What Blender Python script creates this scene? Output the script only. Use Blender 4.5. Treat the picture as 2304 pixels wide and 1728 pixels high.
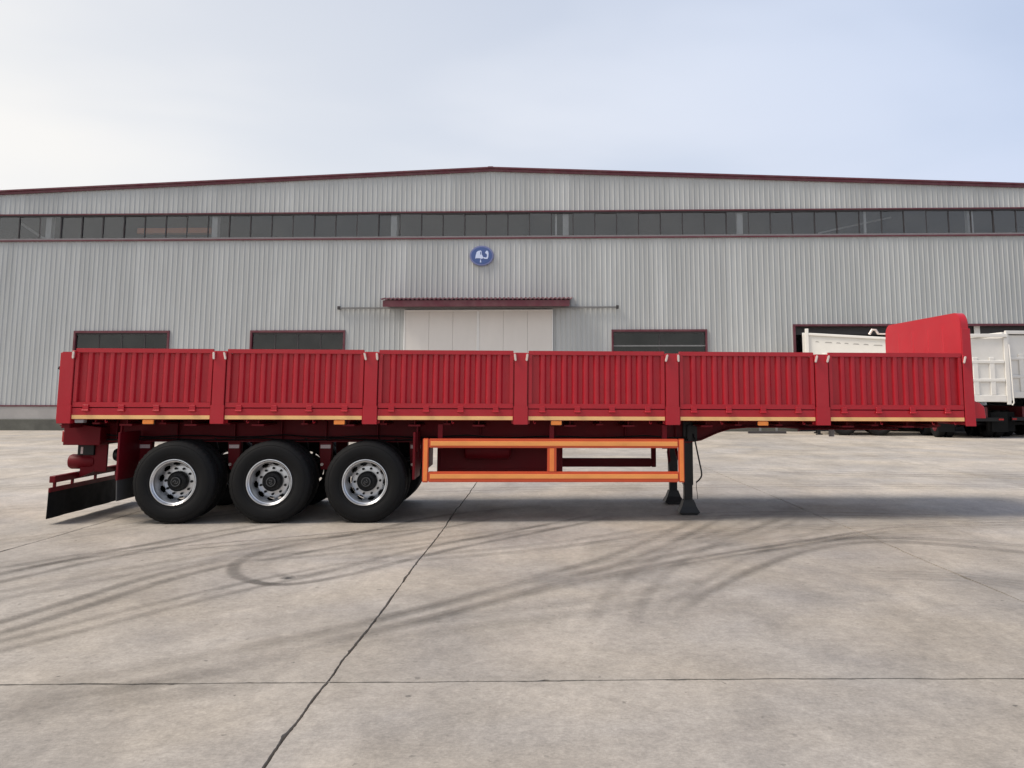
import bpy, bmesh, math, random
from mathutils import Vector, Matrix, noise
random.seed(7)
R = math.radians
for o in list(bpy.data.objects): bpy.data.objects.remove(o)
scene = bpy.context.scene
COL = scene.collection

# ------------------------------------------------------------------ camera
cd = bpy.data.cameras.new('camera'); cam = bpy.data.objects.new('camera', cd); COL.objects.link(cam)
cd.sensor_width = 36; cd.sensor_fit = 'HORIZONTAL'; cd.lens = 31.25
cd.shift_x = -0.0425; cd.shift_y = -0.1037; cd.clip_start = 0.1; cd.clip_end = 3000
cam.location = (0, 0, 1.65); cam.rotation_euler = (R(90) + math.atan(.13), 0, 0)
scene.camera = cam

# ------------------------------------------------------------------ sun and sky
SUN = Vector((-0.64, -0.13, 0.84)).normalized()          # direction towards the sun
elev = math.asin(SUN.z); azim = math.atan2(SUN.x, SUN.y)
sl = bpy.data.lights.new('sun', 'SUN'); sun = bpy.data.objects.new('sun', sl); COL.objects.link(sun)
sl.energy = 3.8; sl.angle = R(24); sl.color = (1.0, .91, .79)
sun.rotation_euler = (-SUN).to_track_quat('-Z', 'Y').to_euler()
w = bpy.data.worlds.new('World'); scene.world = w; w.use_nodes = True
nt = w.node_tree; nt.nodes.clear()
def N(t, ty, **kw):
    n = t.nodes.new(ty)
    for k, v in kw.items(): setattr(n, k, v)
    return n
out = N(nt, 'ShaderNodeOutputWorld'); bg = N(nt, 'ShaderNodeBackground'); bg.inputs[1].default_value = .138
sky = N(nt, 'ShaderNodeTexSky', sky_type='NISHITA', sun_disc=False)
sky.sun_elevation = elev; sky.sun_rotation = azim
sky.air_density = 1.0; sky.dust_density = 1.6; sky.ozone_density = 1.0; sky.altitude = 0
tc = N(nt, 'ShaderNodeTexCoord')
sep = N(nt, 'ShaderNodeSeparateXYZ'); nt.links.new(tc.outputs['Generated'], sep.inputs[0])
# thin high cloud: noise on a plane far overhead
zz = N(nt, 'ShaderNodeMath', operation='ADD'); zz.inputs[1].default_value = .22; nt.links.new(sep.outputs[2], zz.inputs[0])
zm = N(nt, 'ShaderNodeMath', operation='MAXIMUM'); zm.inputs[1].default_value = .05; nt.links.new(zz.outputs[0], zm.inputs[0])
dx = N(nt, 'ShaderNodeMath', operation='DIVIDE'); dy = N(nt, 'ShaderNodeMath', operation='DIVIDE')
nt.links.new(sep.outputs[0], dx.inputs[0]); nt.links.new(zm.outputs[0], dx.inputs[1])
nt.links.new(sep.outputs[1], dy.inputs[0]); nt.links.new(zm.outputs[0], dy.inputs[1])
cmb = N(nt, 'ShaderNodeCombineXYZ'); nt.links.new(dx.outputs[0], cmb.inputs[0]); nt.links.new(dy.outputs[0], cmb.inputs[1])
mp = N(nt, 'ShaderNodeMapping'); mp.inputs['Rotation'].default_value = (0, 0, R(35)); mp.inputs['Scale'].default_value = (1.0, 1.25, 1)
mp.inputs['Location'].default_value = (2.3, .4, 0)
nt.links.new(cmb.outputs[0], mp.inputs[0])
cn = N(nt, 'ShaderNodeTexNoise'); cn.inputs['Scale'].default_value = .95; cn.inputs['Detail'].default_value = 4; cn.inputs['Roughness'].default_value = .42
cn.inputs['Distortion'].default_value = .35
nt.links.new(mp.outputs[0], cn.inputs['Vector'])
cr = N(nt, 'ShaderNodeMapRange', interpolation_type='SMOOTHSTEP'); cr.inputs[1].default_value = .36; cr.inputs[2].default_value = .62; cr.inputs[3].default_value = .66; cr.inputs[4].default_value = 1.0
nt.links.new(cn.outputs[0], cr.inputs[0])
# the veil of cloud is lit by the sun: brighter and warmer on the sun's side of the sky
dt = N(nt, 'ShaderNodeVectorMath', operation='DOT_PRODUCT'); dt.inputs[1].default_value = (SUN.x, SUN.y, -.35)
nt.links.new(tc.outputs['Generated'], dt.inputs[0])
dr = N(nt, 'ShaderNodeMapRange'); dr.inputs[1].default_value = -.66; dr.inputs[2].default_value = .10
nt.links.new(dt.outputs['Value'], dr.inputs[0])
cc = N(nt, 'ShaderNodeMix', data_type='RGBA'); cc.inputs[6].default_value = (3.9, 4.75, 6.55, 1); cc.inputs[7].default_value = (6.95, 6.85, 6.7, 1)
nt.links.new(dr.outputs[0], cc.inputs[0])
hz = N(nt, 'ShaderNodeMapRange', interpolation_type='SMOOTHSTEP'); hz.inputs[1].default_value = .34; hz.inputs[2].default_value = .95; hz.inputs[3].default_value = 1.0; hz.inputs[4].default_value = .0
nt.links.new(sep.outputs[2], hz.inputs[0])                # air is thicker towards the horizon
cov = N(nt, 'ShaderNodeMix', data_type='FLOAT'); nt.links.new(hz.outputs[0], cov.inputs[0]); cov.inputs[3].default_value = 1.0
c2 = N(nt, 'ShaderNodeMath', operation='MULTIPLY'); c2.inputs[1].default_value = .55; nt.links.new(cr.outputs[0], c2.inputs[0]); nt.links.new(c2.outputs[0], cov.inputs[2])
c3 = N(nt, 'ShaderNodeMath', operation='MULTIPLY'); nt.links.new(cov.outputs[0], c3.inputs[0]); c4 = N(nt, 'ShaderNodeMix', data_type='FLOAT'); c4.inputs[0].default_value = .75; c4.inputs[2].default_value = 1.0; nt.links.new(cr.outputs[0], c4.inputs[3]); nt.links.new(c4.outputs[0], c3.inputs[1])
mx = N(nt, 'ShaderNodeMix', data_type='RGBA')
nt.links.new(c3.outputs[0], mx.inputs[0]); nt.links.new(sky.outputs[0], mx.inputs[6]); nt.links.new(cc.outputs[2], mx.inputs[7])
nt.links.new(mx.outputs[2], bg.inputs[0]); nt.links.new(bg.outputs[0], out.inputs[0])

vs = scene.view_settings
vs.view_transform = 'Standard'; vs.look = 'None'; vs.exposure = 0.0; vs.gamma = 1; vs.use_curve_mapping = False
scene.render.engine = 'CYCLES'
scene.cycles.max_bounces = 6; scene.cycles.transparent_max_bounces = 16

# ------------------------------------------------------------------ materials
def pbr(name, col, rough=.5, metal=0., var=.08, scale=6., stretch=(1, 1, 1), bump=0., bscale=60., coat=0., rvar=.08, dust=0., dustcol=(.42, .38, .33), randobj=0., spec=.5):
    m = bpy.data.materials.new(name); m.use_nodes = True; t = m.node_tree
    b = t.nodes['Principled BSDF']
    b.inputs['Metallic'].default_value = metal; b.inputs['Roughness'].default_value = rough
    b.inputs['Coat Weight'].default_value = coat; b.inputs['Coat Roughness'].default_value = .12
    b.inputs['Specular IOR Level'].default_value = spec
    g = N(t, 'ShaderNodeNewGeometry')
    mpn = N(t, 'ShaderNodeMapping'); mpn.inputs['Scale'].default_value = stretch; t.links.new(g.outputs['Position'], mpn.inputs[0])
    n1 = N(t, 'ShaderNodeTexNoise'); n1.inputs['Scale'].default_value = scale; n1.inputs['Detail'].default_value = 6; n1.inputs['Roughness'].default_value = .6
    t.links.new(mpn.outputs[0], n1.inputs['Vector'])
    r1 = N(t, 'ShaderNodeMapRange'); r1.inputs[1].default_value = .25; r1.inputs[2].default_value = .75
    r1.inputs[3].default_value = 1 - var; r1.inputs[4].default_value = 1 + var; t.links.new(n1.outputs[0], r1.inputs[0])
    val = r1.outputs[0]
    if randobj:
        oi = N(t, 'ShaderNodeObjectInfo'); r2 = N(t, 'ShaderNodeMapRange'); r2.inputs[3].default_value = 1 - randobj; r2.inputs[4].default_value = 1 + randobj
        t.links.new(oi.outputs['Random'], r2.inputs[0]); mm = N(t, 'ShaderNodeMath', operation='MULTIPLY')
        t.links.new(val, mm.inputs[0]); t.links.new(r2.outputs[0], mm.inputs[1]); val = mm.outputs[0]
    sc = N(t, 'ShaderNodeVectorMath', operation='SCALE'); sc.inputs[0].default_value = col; t.links.new(val, sc.inputs['Scale'])
    colout = sc.outputs[0]
    if dust:
        n2 = N(t, 'ShaderNodeTexNoise'); n2.inputs['Scale'].default_value = 2.3; n2.inputs['Detail'].default_value = 8; n2.inputs['Roughness'].default_value = .7
        t.links.new(g.outputs['Position'], n2.inputs['Vector'])
        r3 = N(t, 'ShaderNodeMapRange'); r3.inputs[1].default_value = .42; r3.inputs[2].default_value = .8; r3.inputs[3].default_value = 0; r3.inputs[4].default_value = dust
        t.links.new(n2.outputs[0], r3.inputs[0])
        mxn = N(t, 'ShaderNodeMix', data_type='RGBA'); t.links.new(r3.outputs[0], mxn.inputs[0]); t.links.new(colout, mxn.inputs[6]); mxn.inputs[7].default_value = (*dustcol, 1)
        colout = mxn.outputs[2]
    t.links.new(colout, b.inputs['Base Color'])
    r4 = N(t, 'ShaderNodeMapRange'); r4.inputs[1].default_value = .3; r4.inputs[2].default_value = .7
    r4.inputs[3].default_value = max(0, rough - rvar); r4.inputs[4].default_value = min(1, rough + rvar); t.links.new(n1.outputs[0], r4.inputs[0]); t.links.new(r4.outputs[0], b.inputs['Roughness'])
    if bump:
        n3 = N(t, 'ShaderNodeTexNoise'); n3.inputs['Scale'].default_value = bscale; n3.inputs['Detail'].default_value = 4; t.links.new(mpn.outputs[0], n3.inputs['Vector'])
        bp = N(t, 'ShaderNodeBump'); bp.inputs['Strength'].default_value = bump; bp.inputs['Distance'].default_value = .02
        t.links.new(n3.outputs[0], bp.inputs['Height']); t.links.new(bp.outputs[0], b.inputs['Normal'])
    return m

def glass(name, tint, base):
    m = bpy.data.materials.new(name); m.use_nodes = True; t = m.node_tree; t.nodes.clear()
    o = N(t, 'ShaderNodeOutputMaterial'); tr = N(t, 'ShaderNodeBsdfTransparent'); tr.inputs[0].default_value = (*tint, 1)
    gl = N(t, 'ShaderNodeBsdfGlossy'); gl.inputs['Roughness'].default_value = .04
    df = N(t, 'ShaderNodeBsdfDiffuse'); df.inputs[0].default_value = (.35, .34, .32, 1)
    g = N(t, 'ShaderNodeNewGeometry'); nz = N(t, 'ShaderNodeTexNoise'); nz.inputs['Scale'].default_value = 1.2; nz.inputs['Detail'].default_value = 5
    t.links.new(g.outputs['Position'], nz.inputs['Vector'])
    dm = N(t, 'ShaderNodeMapRange'); dm.inputs[1].default_value = .3; dm.inputs[2].default_value = .8; dm.inputs[3].default_value = .005; dm.inputs[4].default_value = .07
    t.links.new(nz.outputs[0], dm.inputs[0])
    fr = N(t, 'ShaderNodeFresnel'); fr.inputs[0].default_value = 1.5
    ad = N(t, 'ShaderNodeMath', operation='ADD'); ad.inputs[1].default_value = base; t.links.new(fr.outputs[0], ad.inputs[0])
    m0 = N(t, 'ShaderNodeMixShader'); t.links.new(dm.outputs[0], m0.inputs[0]); t.links.new(tr.outputs[0], m0.inputs[1]); t.links.new(df.outputs[0], m0.inputs[2])
    m1 = N(t, 'ShaderNodeMixShader'); t.links.new(ad.outputs[0], m1.inputs[0]); t.links.new(m0.outputs[0], m1.inputs[1]); t.links.new(gl.outputs[0], m1.inputs[2])
    t.links.new(m1.outputs[0], o.inputs[0]); return m

def concrete(name):
    m = bpy.data.materials.new(name); m.use_nodes = True; t = m.node_tree; b = t.nodes['Principled BSDF']
    g = N(t, 'ShaderNodeNewGeometry'); P = g.outputs['Position']
    def noi(scale, det, ro, st=(1, 1, 1), rot=0, dist=0):
        mpn = N(t, 'ShaderNodeMapping'); mpn.inputs['Scale'].default_value = st; mpn.inputs['Rotation'].default_value = (0, 0, rot); t.links.new(P, mpn.inputs[0])
        n = N(t, 'ShaderNodeTexNoise'); n.inputs['Scale'].default_value = scale; n.inputs['Detail'].default_value = det; n.inputs['Roughness'].default_value = ro; n.inputs['Distortion'].default_value = dist
        t.links.new(mpn.outputs[0], n.inputs['Vector']); return n.outputs[0]
    def rng(v, a, b_, c, d):
        r = N(t, 'ShaderNodeMapRange'); r.inputs[1].default_value = a; r.inputs[2].default_value = b_; r.inputs[3].default_value = c; r.inputs[4].default_value = d
        t.links.new(v, r.inputs[0]); return r.outputs[0]
    def mul(a, c):
        n = N(t, 'ShaderNodeMath', operation='MULTIPLY'); t.links.new(a, n.inputs[0]); t.links.new(c, n.inputs[1]); return n.outputs[0]
    big = rng(noi(.22, 5, .55, dist=.6), .3, .7, .82, 1.14)
    mid = rng(noi(1.1, 7, .62, (1, .55, 1), .5, .5), .28, .72, .80, 1.17)
    mid2 = rng(noi(4.2, 8, .68, (1, .7, 1), .9, .6), .28, .72, .86, 1.13)
    fine = rng(noi(14, 8, .7), .25, .75, .78, 1.20)
    grain = rng(noi(48, 5, .7), .3, .7, .82, 1.18)
    st = rng(noi(.55, 6, .7, (1, .3, 1), -.35, 1.0), .54, .72, 1, .76)        # worn and oily patches
    bl = rng(noi(.9, 6, .65, (1, .35, 1), .3, .8), .56, .70, 1, 1.20)          # pale laitance patches
    def specks(scale, r0, r1, low, mscale, m0, m1):                            # irregular dark specks, here and there
        wn = N(t, 'ShaderNodeTexNoise'); wn.inputs['Scale'].default_value = 30; wn.inputs['Detail'].default_value = 3; t.links.new(P, wn.inputs['Vector'])
        ws = N(t, 'ShaderNodeVectorMath', operation='SCALE'); ws.inputs['Scale'].default_value = .05; t.links.new(wn.outputs[1], ws.inputs[0])
        wa = N(t, 'ShaderNodeVectorMath', operation='ADD'); t.links.new(P, wa.inputs[0]); t.links.new(ws.outputs[0], wa.inputs[1])
        vo = N(t, 'ShaderNodeTexVoronoi', voronoi_dimensions='2D'); vo.inputs['Scale'].default_value = scale; t.links.new(wa.outputs[0], vo.inputs['Vector'])
        sc_ = N(t, 'ShaderNodeSeparateColor'); t.links.new(vo.outputs['Color'], sc_.inputs[0])
        dd = N(t, 'ShaderNodeMath', operation='DIVIDE'); t.links.new(vo.outputs['Distance'], dd.inputs[0]); t.links.new(rng(sc_.outputs[0], 0, 1, .25, 1.3), dd.inputs[1])
        k = rng(dd.outputs[0], r0, r1, low, 1)
        mk = N(t, 'ShaderNodeMath', operation='MAXIMUM'); t.links.new(k, mk.inputs[0]); t.links.new(rng(noi(mscale, 3, .5), m0, m1, 1, low), mk.inputs[1]); return mk.outputs[0]
    pit = specks(1.5, .012, .026, .35, .5, .40, .58)
    pit2 = specks(5.0, .03, .07, .70, .9, .42, .62)
    oi = N(t, 'ShaderNodeObjectInfo'); ob = rng(oi.outputs['Random'], 0, 1, .96, 1.04)
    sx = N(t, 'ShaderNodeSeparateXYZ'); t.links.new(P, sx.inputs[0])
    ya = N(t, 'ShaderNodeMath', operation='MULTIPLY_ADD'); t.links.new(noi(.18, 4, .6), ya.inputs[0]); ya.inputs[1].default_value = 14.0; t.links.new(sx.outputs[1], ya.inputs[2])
    painted_sheen = rng(ya.outputs[0], 12.0, 26.0, .88, 1.12)                           # grazing-light brightness painted into the colour, rising towards the hall
    v = mul(mul(mul(mul(mul(big, mid), mid2), painted_sheen), mul(fine, grain)), mul(mul(st, bl), mul(mul(pit, pit2), ob)))
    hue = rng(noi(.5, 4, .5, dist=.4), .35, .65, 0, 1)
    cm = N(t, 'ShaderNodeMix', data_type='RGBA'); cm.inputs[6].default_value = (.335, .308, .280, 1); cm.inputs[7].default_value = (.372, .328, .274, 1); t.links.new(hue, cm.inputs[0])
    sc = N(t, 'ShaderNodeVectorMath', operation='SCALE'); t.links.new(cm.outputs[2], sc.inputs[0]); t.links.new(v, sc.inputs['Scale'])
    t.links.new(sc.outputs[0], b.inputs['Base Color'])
    t.links.new(rng(noi(1.4, 6, .6), .3, .7, .55, .85), b.inputs['Roughness'])
    b.inputs['Specular IOR Level'].default_value = .4
    hb = N(t, 'ShaderNodeMath', operation='ADD'); t.links.new(noi(25, 8, .75), hb.inputs[0]); t.links.new(noi(160, 3, .6), hb.inputs[1])
    bp = N(t, 'ShaderNodeBump'); bp.inputs['Strength'].default_value = .35; bp.inputs['Distance'].default_value = .006
    t.links.new(hb.outputs[0], bp.inputs['Height']); t.links.new(bp.outputs[0], b.inputs['Normal'])
    return m

def rubber_mark(name):
    m = bpy.data.materials.new(name); m.use_nodes = True; t = m.node_tree; t.nodes.clear()
    o = N(t, 'ShaderNodeOutputMaterial'); tr = N(t, 'ShaderNodeBsdfTransparent'); df = N(t, 'ShaderNodeBsdfDiffuse'); df.inputs[0].default_value = (.075, .07, .066, 1)
    uv = N(t, 'ShaderNodeUVMap'); sp = N(t, 'ShaderNodeSeparateXYZ'); t.links.new(uv.outputs[0], sp.inputs[0])
    def ma(op, a, bv=None, cl=False):
        n = N(t, 'ShaderNodeMath', operation=op, use_clamp=cl)
        for i, x in enumerate((a, bv)):
            if x is None: continue
            if isinstance(x, (int, float)): n.inputs[i].default_value = x
            else: t.links.new(x, n.inputs[i])
        return n.outputs[0]
    def tri(v):  # 0 at both ends, 1 in the middle
        return ma('SUBTRACT', 1.0, ma('ABSOLUTE', ma('SUBTRACT', ma('MULTIPLY', v, 2.0), 1.0)))
    e = N(t, 'ShaderNodeMapRange', interpolation_type='SMOOTHSTEP'); e.inputs[1].default_value = .0; e.inputs[2].default_value = .75; t.links.new(tri(sp.outputs[1]), e.inputs[0])
    f = N(t, 'ShaderNodeMapRange', interpolation_type='SMOOTHSTEP'); f.inputs[1].default_value = .0; f.inputs[2].default_value = .35; t.links.new(tri(sp.outputs[0]), f.inputs[0])
    g = N(t, 'ShaderNodeNewGeometry'); n1 = N(t, 'ShaderNodeTexNoise'); n1.inputs['Scale'].default_value = 1.4; n1.inputs['Detail'].default_value = 7; n1.inputs['Roughness'].default_value = .65
    t.links.new(g.outputs['Position'], n1.inputs['Vector'])
    r = N(t, 'ShaderNodeMapRange'); r.inputs[1].default_value = .3; r.inputs[2].default_value = .68; r.inputs[3].default_value = .08; r.inputs[4].default_value = .33; t.links.new(n1.outputs[0], r.inputs[0])
    fac = ma('MULTIPLY', ma('MULTIPLY', e.outputs[0], f.outputs[0]), r.outputs[0])
    at = N(t, 'ShaderNodeObjectInfo'); sa = N(t, 'ShaderNodeSeparateColor'); t.links.new(at.outputs['Color'], sa.inputs[0])
    fac = ma('MULTIPLY', fac, sa.outputs[0], True)
    mxs = N(t, 'ShaderNodeMixShader'); t.links.new(fac, mxs.inputs[0]); t.links.new(tr.outputs[0], mxs.inputs[1]); t.links.new(df.outputs[0], mxs.inputs[2]); t.links.new(mxs.outputs[0], o.inputs[0])
    return m

M = dict(
    red=pbr('red_paint', (.44, .013, .025), .34, var=.07, scale=3, coat=.12, dust=.03, rvar=.06, spec=.38, bump=.02, bscale=14),
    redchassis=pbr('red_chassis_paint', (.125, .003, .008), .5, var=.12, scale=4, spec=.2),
    orange=pbr('orange_red_paint', (.66, .085, .022), .38, var=.08, scale=5, coat=.2),
    tape=pbr('amber_reflective_tape', (.93, .55, .23), .35, var=.10, scale=9, stretch=(.5, 1, 1)),
    tape3=pbr('orange_guard_tape', (.92, .37, .10), .35, var=.12, scale=7, stretch=(.4, 1, 1)),
    tape2=pbr('orange_reflective_tape', (.93, .26, .06), .35, var=.10, scale=9),
    amber=pbr('amber_lens', (.95, .30, .06), .2, var=.05),
    rubber=pbr('tyre_rubber', (.0085, .0085, .009), .72, var=.3, scale=9, bump=.05, bscale=90, dust=.06, dustcol=(.04, .037, .034), spec=.2),
    flap=pbr('flap_rubber', (.0045, .0047, .005), .7, var=.2, scale=6, spec=.2),
    greyflap=pbr('grey_flap_rubber', (.055, .055, .057), .6, var=.15, scale=6, dust=.1),
    rim=pbr('rim_silver', (.62, .63, .65), .36, metal=.88, var=.06, scale=10),
    hub=pbr('hub_black', (.006, .006, .007), .5, var=.2, spec=.3),
    black=pbr('black_paint', (.006, .006, .007), .42, var=.2, spec=.35),
    chrome=pbr('zinc_latch', (.78, .66, .60), .38, metal=.35, var=.1),
    grey=pbr('grey_part', (.30, .30, .31), .5, var=.1),
    emblem=pbr('dull_hub_emblem', (.10, .10, .10), .5, var=.1),
    plate=pbr('pale_reflector_plate', (.62, .50, .50), .4, var=.2, scale=60),
    lens=pbr('red_lens', (.35, .01, .01), .2),
    wood=pbr('deck_sheet', (.25, .02, .025), .6, var=.15),
    wall=pbr('grey_steel_cladding', (.455, .470, .468), .5, var=.13, scale=1.6, stretch=(1.6, 1.6, .14), rvar=.06, randobj=.06, dust=.12, dustcol=(.40, .385, .36)),
    maroon=pbr('maroon_trim', (.120, .020, .034), .5, var=.15, scale=2, dust=.15),
    plinth=pbr('plinth_concrete', (.36, .345, .335), .85, var=.16, scale=1.3, bump=.2, bscale=20),
    plinthdark=pbr('mossy_plinth_concrete', (.105, .105, .092), .9, var=.32, scale=1.8, bump=.3, bscale=20),
    door=pbr('cream_door_paint', (.70, .665, .625), .5, var=.05, scale=1.1, stretch=(1, 1, .3)),
    doorframe=pbr('white_door_edge', (.80, .79, .77), .5, var=.04),
    steel=pbr('galvanised_rail', (.22, .22, .22), .45, metal=.4, var=.15),
    mull=pbr('dark_mullion', (.045, .040, .042), .5, var=.1),
    sill=pbr('grey_sill', (.23, .21, .215), .5, var=.1),
    inside=pbr('inner_wall', (.22, .225, .23), .8, var=.1, scale=.6),
    infloor=pbr('inner_floor', (.16, .155, .15), .7, var=.15, scale=.8),
    column=pbr('white_steel_column', (.78, .76, .73), .5, var=.05),
    crane=pbr('orange_crane_paint', (.85, .26, .10), .45, var=.05),
    glass=glass('window_glass', (.86, .88, .90), .03),
    darkglass=glass('dark_window_glass', (.38, .41, .40), .01),
    white=pbr('white_truck_paint', (.76, .74, .70), .4, var=.05, scale=2, dust=.14, coat=.1),
    cream=pbr('cream_body_paint', (.83, .805, .745), .4, var=.04, scale=2, dust=.08, coat=.1),
    markgrey=pbr('grey_lettering', (.42, .40, .37), .6, var=.1),
    truckred=pbr('dark_red_chassis', (.10, .010, .014), .5, var=.2),
    blue=pbr('blue_sign_face', (.060, .105, .29), .4, var=.12, scale=4),
    bluering=pbr('pale_blue_sign_ring', (.19, .21, .40), .4, var=.12, scale=6),
    signwhite=pbr('pale_sign_emblem', (.62, .70, .92), .4, var=.04),
    soil=pbr('joint_dirt', (.040, .035, .030), .95, var=.35, scale=12),
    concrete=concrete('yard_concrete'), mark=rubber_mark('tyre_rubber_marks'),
)

# ------------------------------------------------------------------ mesh helpers
class MB:
    def __init__(s): s.v = []; s.f = []
    def add(s, vs_, fs):
        n = len(s.v); s.v += [tuple(p) for p in vs_]; s.f += [tuple(i + n for i in f) for f in fs]; return s
    def box(s, x0, x1, y0, y1, z0, z1):
        return s.add([(x0, y0, z0), (x1, y0, z0), (x1, y1, z0), (x0, y1, z0), (x0, y0, z1), (x1, y0, z1), (x1, y1, z1), (x0, y1, z1)],
                     [(0, 3, 2, 1), (4, 5, 6, 7), (0, 1, 5, 4), (1, 2, 6, 5), (2, 3, 7, 6), (3, 0, 4, 7)])
    def prism(s, poly, axis, a, b):
        """poly: outline in the two other axes (in x,y,z order); extruded from a to b along axis"""
        def P(p, d):
            return {'x': (d, p[0], p[1]), 'y': (p[0], d, p[1]), 'z': (p[0], p[1], d)}[axis]
        n = len(poly)
        area = sum(poly[i][0] * poly[(i + 1) % n][1] - poly[(i + 1) % n][0] * poly[i][1] for i in range(n))
        if area < 0: poly = poly[::-1]
        fl = (axis == 'y')
        vs_ = [P(p, a) for p in poly] + [P(p, b) for p in poly]
        fs = [tuple(range(n))[::-1], tuple(range(n, 2 * n))] + [(i, (i + 1) % n, n + (i + 1) % n, n + i) for i in range(n)]
        if fl: fs = [f[::-1] for f in fs]
        return s.add(vs_, fs)
    def lathe(s, prof, seg, axis='y', c=(0, 0, 0), rmod=None, closed=False, skip=None):
        """prof: (radius, position along axis)"""
        vs_ = []; fs = []; m = len(prof)
        for i in range(seg):
            a = 2 * math.pi * i / seg
            for j, (r, h) in enumerate(prof):
                if rmod: r = r + rmod(i, j)
                p, q = r * math.cos(a), r * math.sin(a)
                vs_.append({'y': (c[0] + p, c[1] + h, c[2] + q), 'x': (c[0] + h, c[1] + p, c[2] + q), 'z': (c[0] + p, c[1] + q, c[2] + h)}[axis])
        for i in range(seg):
            k = (i + 1) % seg
            for j in range(m - 1 if not closed else m):
                jj = (j + 1) % m
                if skip and skip(i, j): continue
                fs.append((i * m + j, i * m + jj, k * m + jj, k * m + j))
        return s.add(vs_, fs)
    def cyl(s, r, a, b, axis='y', c=(0, 0, 0), seg=24):
        n = len(s.v); s.lathe([(r, a), (r, b)], seg, axis, c)
        s.f.append(tuple(n + 2 * i for i in range(seg))); s.f.append(tuple(n + 2 * i + 1 for i in range(seg))[::-1]); return s
    def tube(s, pts, r, seg=8):
        pts = [Vector(p) for p in pts]; n0 = len(s.v); up = Vector((.31, .77, .55)).normalized()
        for i, p in enumerate(pts):
            d = (pts[min(i + 1, len(pts) - 1)] - pts[max(i - 1, 0)]).normalized()
            u = d.cross(up).normalized(); v = d.cross(u).normalized()
            for k in range(seg):
                a = 2 * math.pi * k / seg; s.v.append(tuple(p + u * r * math.cos(a) + v * r * math.sin(a)))
        for i in range(len(pts) - 1):
            for k in range(seg):
                k2 = (k + 1) % seg; s.f.append((n0 + i * seg + k, n0 + i * seg + k2, n0 + (i + 1) * seg + k2, n0 + (i + 1) * seg + k))
        s.f.append(tuple(range(n0, n0 + seg))[::-1]); e = n0 + (len(pts) - 1) * seg; s.f.append(tuple(range(e, e + seg))); return s
    def mesh(s, name, bevel=0., seg=1, smooth=False):
        me = bpy.data.meshes.new(name); me.from_pydata(s.v, [], s.f)
        bm = bmesh.new(); bm.from_mesh(me)
        bmesh.ops.recalc_face_normals(bm, faces=bm.faces)
        if bevel:
            es = [e for e in bm.edges if len(e.link_faces) == 2 and e.calc_face_angle(0) > R(30)]
            bmesh.ops.bevel(bm, geom=es, offset=bevel, offset_type='OFFSET', segments=seg, affect='EDGES', clamp_overlap=True)
        bm.to_mesh(me); bm.free()
        if smooth:
            me.polygons.foreach_set('use_smooth', [True] * len(me.polygons)); me.set_sharp_from_angle(angle=R(35))
        return me

def link(name, me, m, parent=None, loc=(0, 0, 0), rot=(0, 0, 0)):
    o = bpy.data.objects.new(name, me); COL.objects.link(o)
    if m and not me.materials: me.materials.append(M[m])
    o.location = loc; o.rotation_euler = rot
    if parent: o.parent = parent
    return o
def empty(name, loc, rot=(0, 0, 0)):
    o = bpy.data.objects.new(name, None); COL.objects.link(o); o.location = loc; o.rotation_euler = rot; o.empty_display_size = .3; return o
def tag(o, label=None, cat=None, group=None, kind=None):
    if label: o['label'] = label
    if cat: o['category'] = cat
    if group: o['group'] = group
    if kind: o['kind'] = kind
    return o
def copy_tree(o, parent=None):
    c = o.copy(); COL.objects.link(c); c.parent = parent
    for ch in list(o.children): copy_tree(ch, c)
    return c

# ------------------------------------------------------------------ ground: concrete yard cast in slabs
gb = MB(); gb.add([(-900, -900, -.035), (900, -900, -.035), (900, 900, -.035), (-900, 900, -.035)], [(0, 1, 2, 3)])
ground = tag(link('ground', gb.mesh('ground'), 'soil'), kind='structure')
xj = [(-30.1, -.013), (-25.2, -.013), (-20.3, -.013), (-15.4, -.013), (-10.6, -.013), (-5.82, -.012), (-1.37, -.0128), (3.67, -.030), (8.6, -.013), (13.5, -.013), (18.4, -.013), (23.3, -.013), (28.2, -.013), (33.1, -.013)]
yj = [-18.8, 5.40, 29.6, 53.8]
def jx(k, y): return xj[k][0] + xj[k][1] * (y - 9.7)
def jy(k, x): return yj[k] + .0175 * x
def chip(p, q):                                                       # uneven joint edge, with the odd broken arris
    n = noise.noise(Vector((p * 2.1, q, 0))) * .007 + noise.noise(Vector((p * 11, q + 7, 0))) * .005 + noise.noise(Vector((p * 34, q + 3, 0))) * .004
    c = noise.noise(Vector((p * 2.7, q + 31, 3))); d = noise.noise(Vector((p * 9.3, q + 17, 3)))
    return max(.002, .0085 + n + max(0, c - .33) * .05 + max(0, d - .45) * .05)
def edge_pts(a, b, n, q, nx, ny):
    out_ = []
    for i in range(n):
        t = i / n; x = a[0] + (b[0] - a[0]) * t; y = a[1] + (b[1] - a[1]) * t
        wv = noise.noise(Vector((x * .5, y * .5, 5))) * .022 + noise.noise(Vector((x * 3, y * 3, 5))) * .009
        d = chip(x + y, q); out_.append((x + nx * d + wv * abs(nx), y + ny * d + wv * abs(ny)))
    return out_
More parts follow.
